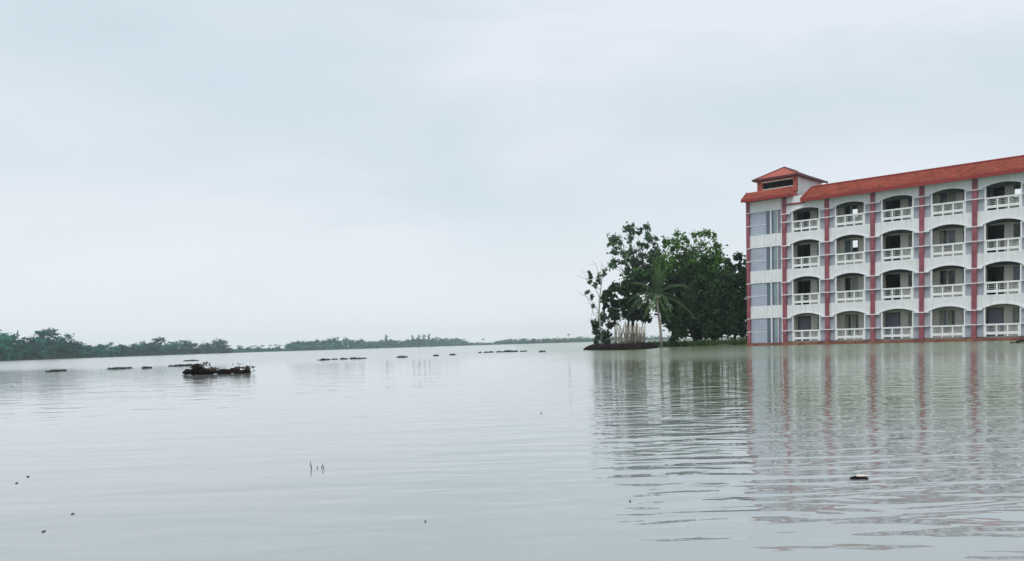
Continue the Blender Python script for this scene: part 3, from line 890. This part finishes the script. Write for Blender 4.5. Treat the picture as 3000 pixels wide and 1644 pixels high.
# palms
def frond(mb, base, dirv, length, droop, nl=26, wid=0.5, leafw=0.06, seed=0):
    r_ = random.Random(seed)
    d = Vector(dirv).normalized()
    p = Vector(base); pts_ = [p.copy()]
    seg = length / 12
    for i in range(12):
        d = (d + Vector((0, 0, -droop / 12))).normalized()
        p = p + d * seg
        pts_.append(p.copy())
    mb.tube(pts_, 0.03 * length / 3, 0.008, 4, 1)
    for i in range(nl):
        u = 0.12 + 0.88 * i / (nl - 1)
        k = min(int(u * 12), 11); q0 = pts_[k].lerp(pts_[k + 1], u * 12 - k)
        tg = (pts_[k + 1] - pts_[k]).normalized()
        side = tg.cross(Vector((0, 0, 1)))
        if side.length < 0.05:
            side = Vector((1, 0, 0))
        side.normalize()
        ll = wid * (math.sin(math.pi * (0.12 + 0.83 * u)) ** 0.7) * r_.uniform(0.8, 1.15)
        for sg in (-1, 1):
            ed = (side * sg + tg * 0.55 + Vector((0, 0, -0.55 - 0.3 * r_.random()))).normalized()
            e = q0 + ed * ll
            mb.face([q0 - tg * leafw * 0.5, q0 + tg * leafw * 0.5, e + tg * leafw * 0.1, e - tg * leafw * 0.1])


b_ = zp(912, 1245, 83.0); b_.z = 0.3
pm = empty('palm_tree', b_, 0, 'coconut palm with pale trunk and drooping fronds at the front of the grove', 'palm tree')
P = lambda x, y, dy=0.0: zp(x, y, 83.0 + dy) - b_
tk = MB(); tk.tube([Vector((0, 0, -0.3)), P(905, 1120), P(890, 1000), P(878, 900), P(872, 770)], 0.14, 0.10, 9)
tk.build('trunk', M['palmbark'], pm, smooth=True)
hub = P(872, 770)
for i, (dx, dy, dz, ln, dr) in enumerate(((-0.1, -0.2, 1.0, 2.9, 0.5), (0.25, 0.2, 1.0, 2.7, 0.6), (-0.55, -0.2, 0.85, 2.9, 1.3), (0.6, -0.3, 0.8, 2.8, 1.3), (-0.95, -0.35, 0.35, 3.2, 1.5), (-0.85, 0.1, -0.15, 3.3, 0.9), (0.95, -0.3, -0.05, 3.6, 1.0),
                                            (0.75, 0.3, 0.45, 3.0, 1.6), (-0.3, -0.9, 0.4, 2.8, 1.8), (0.3, -0.9, 0.3, 2.8, 1.7), (-0.6, -0.4, -0.4, 2.4, 0.9), (0.35, -0.4, -0.6, 2.2, 0.7), (-0.2, 0.8, 0.5, 2.8, 1.5), (0.1, 0.1, 1.0, 2.5, 0.3), (-0.75, 0.5, 0.6, 3.0, 1.4))):
    fm = MB(); frond(fm, hub, (dx, dy, dz), ln * 1.22, dr * 1.1, 36, 0.52, 0.06, i)
    fm.build('frond', [M['leafP'], M['stem']], pm)
cn = MB()
for i in range(7):
    a = i * 0.9
    c = hub + Vector((math.cos(a) * 0.22, math.sin(a) * 0.22, -0.22 - 0.05 * (i % 2)))
    for j in range(4):
        th0, th1 = math.pi * j / 4, math.pi * (j + 1) / 4
        for k in range(6):
            f0, f1 = 2 * math.pi * k / 6, 2 * math.pi * (k + 1) / 6
            sp_ = lambda th, f: c + Vector((math.sin(th) * math.cos(f), math.sin(th) * math.sin(f), math.cos(th))) * 0.12
            cn.face([sp_(th0, f0), sp_(th1, f0), sp_(th1, f1), sp_(th0, f1)])
cn.build('coconuts', M['bamboo'], pm)

# bamboo stake fence
fx0, fx1 = zp(462, 1250, 82.5), zp(752, 1250, 82.5)
fe = empty('stake_fence', (fx0.x, 82.5, 0.3), 0, 'weathered pale bamboo stake fence standing on the dark mud bank', 'fence')
wf = fx1.x - fx0.x
rr = random.Random(5)
for i in range(34):
    q = MB()
    x = wf * i / 33 + rr.uniform(-0.04, 0.04)
    hgt = 1.85 + 0.25 * math.sin(i * 0.6) + rr.uniform(-0.22, 0.22)
    dy = rr.uniform(-0.15, 0.15)
    q.tube([(x, dy, -0.2), (x + rr.uniform(-0.07, 0.07), dy, hgt * 0.5), (x + rr.uniform(-0.12, 0.12), dy, hgt)], 0.055 + rr.uniform(-0.015, 0.02), 0.045, 6)
    q.build('stake', M['bamboo'], fe, smooth=True)
for z in (0.45, 1.1):
    q = MB(); q.tube([(-0.1, -0.2, z), (wf * 0.5, -0.22, z + 0.05), (wf + 0.1, -0.2, z - 0.02)], 0.03, 0.03, 6)
    q.build('rail', M['bamboo'], fe, smooth=True)

# ------------------------------------------------------------------ far bank
# (photo px x, distance) of the bank line
BANK = [(-900, 190), (0, 237), (300, 325), (664, 480), (1000, 640), (1374, 830), (1735, 920), (2200, 980), (3000, 1030), (4200, 1080)]


def bank_D(x):
    for (a, da), (b, db) in zip(BANK, BANK[1:]):
        if a <= x <= b:
            return da + (db - da) * (x - a) / (b - a)
    return BANK[-1][1]


fl = MB()
bp = []
for i in range(61):
    x = -900 + 5100 * i / 60
    D = bank_D(x)
    bp.append((at(x, 1000, D), at(x, 1000, min(D + 150, 1240))))
for i in range(60):
    (a0, a1), (b0, b1) = bp[i], bp[i + 1]
    e = 6.0
    fl.face([(a0.x, a0.y, -0.3), (b0.x, b0.y, -0.3), (b0.x, b0.y + e, 0.7), (a0.x, a0.y + e, 0.7)])
    fl.face([(a0.x, a0.y + e, 0.7), (b0.x, b0.y + e, 0.7), (b1.x, b1.y, 1.0), (a1.x, a1.y, 1.0)])
tag(fl.build('far_bank', M['land']), kind='structure')


def far_template(kind, seed):
    """unit tree, 1 m high, about 1 m wide: returns (crown mesh, trunk mesh)"""
    r_ = random.Random(seed)
    cl = []
    if kind == 'round':
        for i in range(15):
            a = r_.random() * 6.28; q_ = r_.random() ** 0.5 * 0.30
            z = 0.12 + 0.72 * (i + r_.random()) / 15
            sc = 1.0 - max(0, z - 0.55) * 1.4
            cl.append(((math.cos(a) * q_ * sc, math.sin(a) * q_ * sc, z), (r_.uniform(.12, .2), r_.uniform(.12, .2), r_.uniform(.09, .16))))
        dens = 95; size = 0.050
    elif kind == 'flat':
        for i in range(7):
            a = i * 0.9
            cl.append(((math.cos(a) * 0.26, math.sin(a) * 0.22, 0.84 + r_.uniform(-.05, .05)), (0.19, 0.17, 0.10)))
        for i in range(13):
            cl.append(((r_.uniform(-.26, .26), r_.uniform(-.2, .2), r_.uniform(.12, .78)), (0.17, 0.15, 0.11)))
        dens = 85; size = 0.046
    elif kind == 'bush':
        for i in range(9):
            cl.append(((r_.uniform(-.6, .6), r_.uniform(-.25, .25), r_.uniform(.2, .75)), (0.26, 0.2, 0.2)))
        dens = 90; size = 0.08
    elif kind == 'slim':
        for i in range(8):
            z = 0.25 + 0.65 * i / 7
            cl.append(((r_.uniform(-.08, .08), r_.uniform(-.08, .08), z), (0.15 * (1.15 - z * 0.6), 0.14 * (1.15 - z * 0.6), 0.10)))
        dens = 70; size = 0.05
    if kind == 'palm':
        mb = MB()
        for i in range(13):
            a = i * 2.4
            frond(mb, (0.03, 0, 0.86), (math.cos(a), math.sin(a), 0.9 - 0.09 * i), 0.26, 1.6, 9, 0.075, 0.022, i)
        tkm = MB(); tkm.tube([(0, 0, -0.02), (0.03, 0, 0.5), (0.03, 0, 0.87)], 0.022, 0.014, 6)
        o1 = mb.build('palm_crown', [M['leafF'], M['leafF']]); o2 = tkm.build('palm_trunk', M['palmbark'])
        m1, m2 = o1.data, o2.data
        bpy.data.objects.remove(o1); bpy.data.objects.remove(o2)
        return m1, m2
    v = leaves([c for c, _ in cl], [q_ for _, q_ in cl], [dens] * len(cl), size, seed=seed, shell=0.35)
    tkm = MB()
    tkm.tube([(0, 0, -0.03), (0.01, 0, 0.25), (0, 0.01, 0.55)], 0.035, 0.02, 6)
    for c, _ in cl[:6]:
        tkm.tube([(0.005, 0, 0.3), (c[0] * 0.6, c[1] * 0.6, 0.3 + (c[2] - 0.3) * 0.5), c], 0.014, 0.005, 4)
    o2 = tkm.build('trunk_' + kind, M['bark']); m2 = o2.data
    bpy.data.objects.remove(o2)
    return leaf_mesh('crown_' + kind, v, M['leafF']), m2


TPL = {k: [far_template(k, 100 + i * 7 + len(k)) for i in range(n_)] for k, n_ in (('round', 5), ('flat', 2), ('bush', 3), ('slim', 2), ('palm', 2))}


def far_tree(kind, x, top_y, wide, back, label, group, cat='tree', rot=None, hmin=1.5):
    """x, top_y in photo px; wide in photo px"""
    D = bank_D(x) + back
    p = at(x, 1000, D)
    h = max(hmin, at(x, top_y, D).z - 0.4)
    wm = wide / FPX * D
    mc, mt = random.choice(TPL[kind])
    o = empty('palm_tree' if kind == 'palm' else ('shrub' if kind == 'bush' else 'tree'), (p.x, p.y, 0.4), rot if rot is not None else random.uniform(-0.9, 0.9), label, cat, group)
    base_w = {'round': 0.84, 'flat': 0.84, 'bush': 1.5, 'slim': 0.4, 'palm': 0.52}[kind]
    sx = wm / base_w
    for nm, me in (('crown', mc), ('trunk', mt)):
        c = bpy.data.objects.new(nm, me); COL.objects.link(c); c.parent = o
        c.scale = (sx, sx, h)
    return o


random.seed(21)
G1 = 'trees of the dense left far-bank grove'
LB1 = 'rounded teal-green tree packed in the tall grove on the far bank at the left'
lst = [(-40, 970, 70), (5, 972, 60), (30, 966, 50), (55, 985, 60), (80, 990, 60), (105, 985, 60), (165, 990, 60), (185, 980, 55), (205, 992, 60), (222, 1003, 50)]
for x, y, w_ in lst:
    far_tree('round', x, y, w_ * 1.25, random.uniform(3, 14), LB1, G1)
for x in range(-60, 240, 26):
    far_tree('round', x + random.uniform(-6, 6), 1010 + random.uniform(-8, 5), 55, random.uniform(0, 4), LB1, G1)
far_tree('flat', 135, 963, 62, 8, 'tallest flat-topped tree of the left far-bank grove, standing clear above its neighbours', None, rot=0.2)
G2 = 'lower trees along the middle of the left far bank'
LB2 = 'lower rounded tree in the shorter stretch of far bank woods left of the debris heap'
for x, y, w_ in [(250, 1010, 55), (280, 1012, 50), (305, 1003, 40), (345, 1008, 50), (375, 1010, 45), (400, 1004, 40), (425, 998, 50), (448, 1008, 45), (500, 1003, 60), (530, 998, 75), (560, 1002, 60), (600, 1003, 50), (650, 1008, 50)]:
    far_tree('round', x, y, w_ * 1.3, random.uniform(2, 14), LB2, G2)
for x in range(236, 672, 24):
    far_tree('round', x + random.uniform(-6, 6), 1020 + random.uniform(-6, 3), 50, random.uniform(0, 4), LB2, G2)
far_tree('flat', 465, 988, 36, 9, 'small umbrella-shaped tree poking above the low far-bank woods left of the debris heap', None, rot=0.5)
far_tree('round', 640, 992, 74, 6, 'spreading tree ending the far-bank woods just before the low gap of palms', None, rot=1.0)
far_tree('palm', 325, 998, 18, 8, 'lone dark tufted palm rising from the low far-bank woods at the left', None, 'palm tree')
G3 = 'faint palms in the low gap of the far bank'
for x, y in [(697, 1010), (733, 1012), (745, 1010), (768, 1009), (790, 1008), (806, 1007), (818, 1009), (838, 1012)]:
    far_tree('palm', x, y, 16, random.uniform(15, 50), 'faint small palm in the low gap between two stretches of far-bank woods', G3, 'palm tree')
for x, y, w_ in [(703, 1014, 22), (724, 1016, 16), (758, 1015, 20), (812, 1014, 18), (850, 1008, 28), (868, 1006, 26)]:
    far_tree('round', x, y, w_, random.uniform(4, 18), 'small hazy round-crowned tree among the faint palms in the low far-bank gap', 'small trees in the low gap of the far bank')
G4 = 'shrubs in the low gap of the far bank'
for x in range(675, 880, 16):
    far_tree('bush', x + random.uniform(-4, 4), 1020 - (x - 675) * 0.012 + random.uniform(-3, 2), 24, random.uniform(0, 20), 'low hazy shrub at the water edge in the gap of the far-bank woods', G4, 'shrub', hmin=0.8)
G5 = 'trees of the long middle far-bank wood'
LB5 = 'hazy blue-green tree in the long even wood across the middle of the far bank'
for x in range(845, 1370, 14):
    u = (x - 845) / 525
    ty = 1004 - 12 * min(1, u * 3) - 4 * math.sin(u * 9) + random.uniform(-4, 4) + (8 if x > 1340 else 0)
    far_tree('round', x + random.uniform(-4, 4), ty, 30, random.uniform(0, 25), LB5, G5)
for x, y in [(1132, 982), (1210, 983), (1228, 982), (1243, 981), (1258, 979)]:
    far_tree('slim', x, y, 12, 12, 'narrow spiky tree standing out above the long middle far-bank wood', 'narrow trees above the middle far-bank wood')
G6 = 'shrubs in the right-hand gap of the far bank'
for x in range(1372, 1480, 14):
    far_tree('bush', x + random.uniform(-4, 4), 1003 + random.uniform(-2, 2), 22, random.uniform(0, 20), 'low faint shrub in the gap before the farthest blue woods', G6, 'shrub', hmin=0.8)
far_tree('palm', 1415, 990, 12, 10, 'single tiny palm standing alone in the right-hand gap of the far bank', None, 'palm tree')
G7 = 'trees of the farthest blue wood'
LB7 = 'pale blue hazy tree in the farthest wood just left of the mud bank grove'
for x in range(1455, 1990, 13):
    u = (x - 1455) / 280
    ty = 997 - 9 * min(1, max(0, u)) + random.uniform(-3, 3)
    far_tree('round', x + random.uniform(-4, 4), ty, 28, random.uniform(0, 25), LB7, G7)
far_tree('palm', 1666, 975, 12, 12, 'tiny palm standing above the farthest blue wood near the grove', None, 'palm tree')
# continuation beyond the left edge and behind the building
for x in range(-700, -50, 45):
    far_tree('round', x, 975 + random.uniform(-10, 20), 85, random.uniform(0, 8), LB1, G1)

# tangle of undergrowth along the far waterline
uv = []
r = np.random.default_rng(33)
cs_, rs_, ns_ = [], [], []
for i in range(420):
    x = -700 + 2700 * i / 420
    if 668 < x < 850 or 1368 < x < 1470:
        hh = 0.5
    else:
        hh = 1.6 + 1.5 * min(1.0, max(0.0, (x - 700) / 500))
    D = bank_D(x) + r.uniform(0.5, 5)
    p = at(x, 1000, D)
    cs_.append((p.x, p.y, 0.5 + hh * 0.4)); rs_.append((D * 0.0045, 2.0, hh)); ns_.append(60)
uvv = leaves(cs_, rs_, ns_, 0.80, seed=9, shell=0.2)
tag(leaf_obj('undergrowth', uvv, M['leafF']), kind='stuff')

# ------------------------------------------------------------------ things afloat
# tangled debris heap
c0 = onwater(1.1646 * 548, 1.1646 * 941)
dh = empty('debris_heap', (c0.x, c0.y, 0), 0, 'dark brown tangled heap of floating branches and roots, the biggest clump on the open water', 'debris')
sc = c0.y / FPX * 1.1646          # metres per displayed px


def dpt(px, py, dy=0.0):
    return Vector(((px - 548) * sc, dy, (941 - py) * sc))


rr = random.Random(12)
prof = [(462, 938), (475, 926), (490, 918), (500, 908), (510, 910), (522, 920), (545, 928), (570, 926), (592, 924), (605, 933), (618, 926), (628, 919), (636, 932)]


def top_at(px):
    for (a, ya), (b, yb) in zip(prof, prof[1:]):
        if a <= px <= b:
            return ya + (yb - ya) * (px - a) / (b - a)
    return 938


def clod(mb, c, rad, seed, mi=0):
    r_ = random.Random(seed)
    n1, n2 = 6, 9
    ph = [r_.uniform(0, 6) for _ in range(4)]

    def P_(i, j):
        th, f = math.pi * i / n1, 2 * math.pi * (j % n2) / n2
        k = 1 + 0.25 * math.sin(3 * f + ph[0]) * math.sin(th * 2 + ph[1]) + 0.15 * math.sin(5 * f + ph[2])
        return (c[0] + rad[0] * k * math.sin(th) * math.cos(f), c[1] + rad[1] * k * math.sin(th) * math.sin(f), c[2] + rad[2] * k * math.cos(th))
    for i in range(n1):
        for j in range(n2):
            mb.face([P_(i, j), P_(i + 1, j), P_(i + 1, j + 1), P_(i, j + 1)], mi)


cm = MB()
for i in range(46):
    px = rr.uniform(472, 528) if i < 18 else rr.uniform(525, 625)
    tp = top_at(px)
    hgt = (941 - tp) * sc
    if px > 530 and rr.random() < 0.08:
        continue
    zc = hgt * rr.uniform(0.25, 0.6)
    clod(cm, ((px - 548) * sc, rr.uniform(-0.35, 0.35), zc), (rr.uniform(0.10, 0.20), rr.uniform(0.1, 0.2), hgt * 0.27), i)
cm.build('root_mass', M['driftwood'], dh)
tw = MB()
for i in range(150):
    px = rr.uniform(466, 630)
    tp = top_at(px); hgt = (941 - tp) * sc
    a = Vector(((px - 548) * sc, rr.uniform(-0.35, 0.35), rr.uniform(0.0, hgt * 0.75)))
    ln = rr.uniform(0.2, 0.7)
    b2 = a + Vector((rr.uniform(-1, 1) * ln, rr.uniform(-0.3, 0.3), rr.uniform(-0.25, 0.08) * ln))
    pb = max(466, min(634, b2.x / sc + 548)); b2.x = (pb - 548) * sc
    b2.z = max(-0.02, min(b2.z, (941 - top_at(pb)) * sc))
    tw.tube(bend(a, b2, 4, 0.03, i), rr.uniform(0.008, 0.022), 0.005, 5, 0 if rr.random() < 0.65 else 1)
tw.build('branch', [M['driftwood'], M['rustwood']], dh)
dv = leaves([tuple(dpt(x, y)) for x, y in ((490, 930), (505, 918), (515, 928), (540, 933), (600, 932), (622, 932), (626, 926))], [(0.28, 0.3, 0.12)] * 5 + [(0.15, 0.2, 0.07)] * 2, [90, 70, 80, 60, 60, 40, 30], 0.06, seed=5, shell=0.1)
leaf_obj('dead_leaves', dv, M['deadleaf'], dh)


# water hyacinth drifts: (display px x0, x1, y, height px, label)
HY = [(130, 154, 933, 5, 'small drifting water hyacinth clump farthest left on the open water'),
      (275, 318, 927, 5, 'streak-shaped hyacinth clump between the far left clump and the debris heap'),
      (362, 372, 925, 3, 'tiny hyacinth tuft just right of the streak-shaped clump'),
      (426, 484, 920, 4, 'broken line of hyacinth tufts just behind the left end of the debris heap'),
      (468, 498, 907, 4, 'short double hyacinth clump behind the debris heap, nearer the far bank'),
      (800, 822, 905, 3, 'faint scattered hyacinth bits left of the peaked clump'),
      (836, 916, 903, 8, 'peaked hyacinth clump with thin trailing ends in mid water'),
      (998, 1022, 898, 4, 'little hyacinth clump between the peaked clump and the long drift'),
      (1092, 1102, 894, 4, 'tiny hyacinth tuft, left one of a close pair in mid water'),
      (1132, 1142, 892, 4, 'tiny hyacinth tuft, right one of a close pair in mid water'),
      (1205, 1326, 886, 7, 'longest hyacinth drift, lying in a thin line left of the mud bank'),
      (1356, 1370, 884, 3, 'small hyacinth tuft between the longest drift and the mud bank')]
for i, (xa, xb, y, hp, lb) in enumerate(HY):
    p0 = onwater(xa * D2O, (y + 2) * D2O); p1 = onwater(xb * D2O, (y + 2 - (xb - xa) * 0.028) * D2O)
    D = (p0.y + p1.y) / 2
    mpx = D / FPX * D2O
    o = empty('water_hyacinth', (p0 + p1) / 2, 0, lb, 'water plant', 'water hyacinth clumps adrift')
    wm = (xb - xa) * mpx; hm = max(0.05, hp * mpx * 0.34)
    rr = random.Random(i * 5 + 1)
    cl, rd, nn_ = [], [], []
    k = max(2, int((xb - xa) / 6))
    for j in range(k):
        u = (j + 0.5) / k if xb - xa > 60 else min(0.96, rr.betavariate(3.2, 2.0))
        hh = hm * (0.10 + 0.9 * math.sin(math.pi * u ** 1.3) ** 2) * rr.uniform(0.6, 1.2)
        if xb - xa > 50 and rr.random() < 0.25:
            continue
        cl.append(((u - 0.5) * wm, rr.uniform(-1, 1) * 0.5, hh * 0.35)); rd.append((min(wm / k * 0.65, wm * 0.22), 0.6, hh * 0.6)); nn_.append(34)
    if xb - xa <= 60:
        cl.append((0.08 * wm, 0.0, hm * 0.2)); rd.append((wm * 0.42, 0.3, hm * 0.3)); nn_.append(170)
    leaf_obj('leaf_rosette', leaves(cl, rd, nn_, 0.07 + 0.0010 * D, seed=i, shell=0.1), M['leafH'], o)
    st = MB()
    for c in cl:
        for j in range(3):
            st.tube([(c[0] + rr.uniform(-.1, .1), c[1], -0.05), (c[0] + rr.uniform(-.2, .2), c[1], c[2] + hm * 0.5)], 0.02, 0.01, 5)
    st.build('stem', M['stem'], o)

# pale-topped scrap of debris by the reflection
p = onwater(2516, 1403)
o = empty('drift_wood', (p.x, p.y, 0), 0.1, 'small black floating scrap with pale end, in the building reflection', 'debris')
s = p.y / FPX
q = MB(); clod(q, (-10 * s, 0, 3 * s), (18 * s, 0.03, 5 * s), 3); clod(q, (14 * s, -0.01, 1 * s), (12 * s, 0.03, 4 * s), 4); q.build('wood', M['driftwood'], o, smooth=True)
q = MB(); clod(q, (12 * s, 0.012, 8 * s), (17 * s, 0.03, 3.5 * s), 5); q.build('pale_chip', M['palechip'], o, smooth=True)

# stems poking out of the water
p = onwater(911, 1374)
s = p.y / FPX
o = empty('reed', (p.x, p.y, 0), 0, 'thin dark plant stems poking out of the open water, near the lower left', 'plant')
q = MB()
for dx, h_, ln in ((-1, 22, 1), (3, 16, -4), (30, 14, 6), (36, 9, 3), (20, 7, -3)):
    q.tube([(dx * s, 0.02 * (dx % 3), -0.03), (dx * s + ln * s * 0.5, 0, h_ * 0.6 * s), (dx * s + ln * s, 0, h_ * s)], 0.0035, 0.002, 5)
q.build('stem', M['stem'], o)

# single leaves and bits of litter on the surface (display px)
BITS = [(30, 972, 'lone dark bit of floating litter nearest the left edge below the bank'), (70, 1200, 'dark floating leaf, right one of a pair near the left edge'), (42, 1216, 'dark floating leaf, left one of a pair near the left edge'),
        (183, 1294, 'small brown floating leaf above the lowest one at the lower left'), (110, 1338, 'small brown floating leaf, lowest one at the lower left'), (1070, 1313, 'floating speck of leaf near the bottom centre'),
        (1362, 1040, 'floating speck left of the grove reflection'), (1585, 1262, 'small floating leaf between the two reflections near the bottom'), (2143, 883, 'dark scrap afloat just in front of the building')]
for i, (x, y, lb) in enumerate(BITS):
    p = onwater(x * D2O, y * D2O)
    s = p.y / FPX * D2O
    q = MB()
    rr = random.Random(i)
    L_, w_ = 2.0 * s, max(0.008, 0.9 * s)
    k = 8
    ring = [(math.cos(6.283 * j / k) * L_ * (1 + 0.2 * math.sin(j * 2 + i)), math.sin(6.283 * j / k) * w_ * 2.0) for j in range(k)]
    hgt = 0.9 * s
    topv = [(x_, y_, 0.004 + hgt * (0.4 + 0.6 * abs(x_) / L_)) for x_, y_ in ring]
    botv = [(x_, y_, -0.004) for x_, y_ in ring]
    q.face(topv); q.face(botv[::-1])
    for j in range(k):
        q.face([botv[j], botv[(j + 1) % k], topv[(j + 1) % k], topv[j]])
    o = q.build('floating_leaf', M['deadleaf'], loc=(p.x, p.y, 0))
    tag(o, lb, 'leaf', 'bits of litter afloat')
# leafy rubbish caught against the building base at the right
p = onwater(2985, 1000 + 5)
o = empty('debris_heap', (p.x, p.y, 0), 0, 'dark leafy rubbish caught against the red plinth at the right edge', 'debris')
leaf_obj('dead_leaves', leaves([(0, 0, .06), (.25, .1, .1), (-.25, 0, .03)], [(.25, .2, .10)] * 3, [50, 50, 30], 0.10, seed=8, shell=0.1), M['deadleaf'], o)
q = MB(); q.tube([(-.4, 0, 0.0), (0, .1, .1), (.35, 0, .2)], .03, .015, 6); q.build('branch', M['driftwood'], o)

# ------------------------------------------------------------------ haze
hz = bpy.data.materials.new('humid_air')
hz.use_nodes = True
t = hz.node_tree
t.nodes.clear()
o_ = t.nodes.new('ShaderNodeOutputMaterial'); pv = t.nodes.new('ShaderNodeVolumePrincipled')
pv.inputs['Color'].default_value = (0.88, 0.98, 1.0, 1)
pv.inputs['Anisotropy'].default_value = 0.7
pv.inputs['Density'].default_value = 0.00042
t.links.new(pv.outputs['Volume'], o_.inputs['Volume'])
q = MB(); q.box(-1260, 1260, -1260, 1260, -1.0, 24.0)
tag(q.build('haze', hz), kind='stuff')
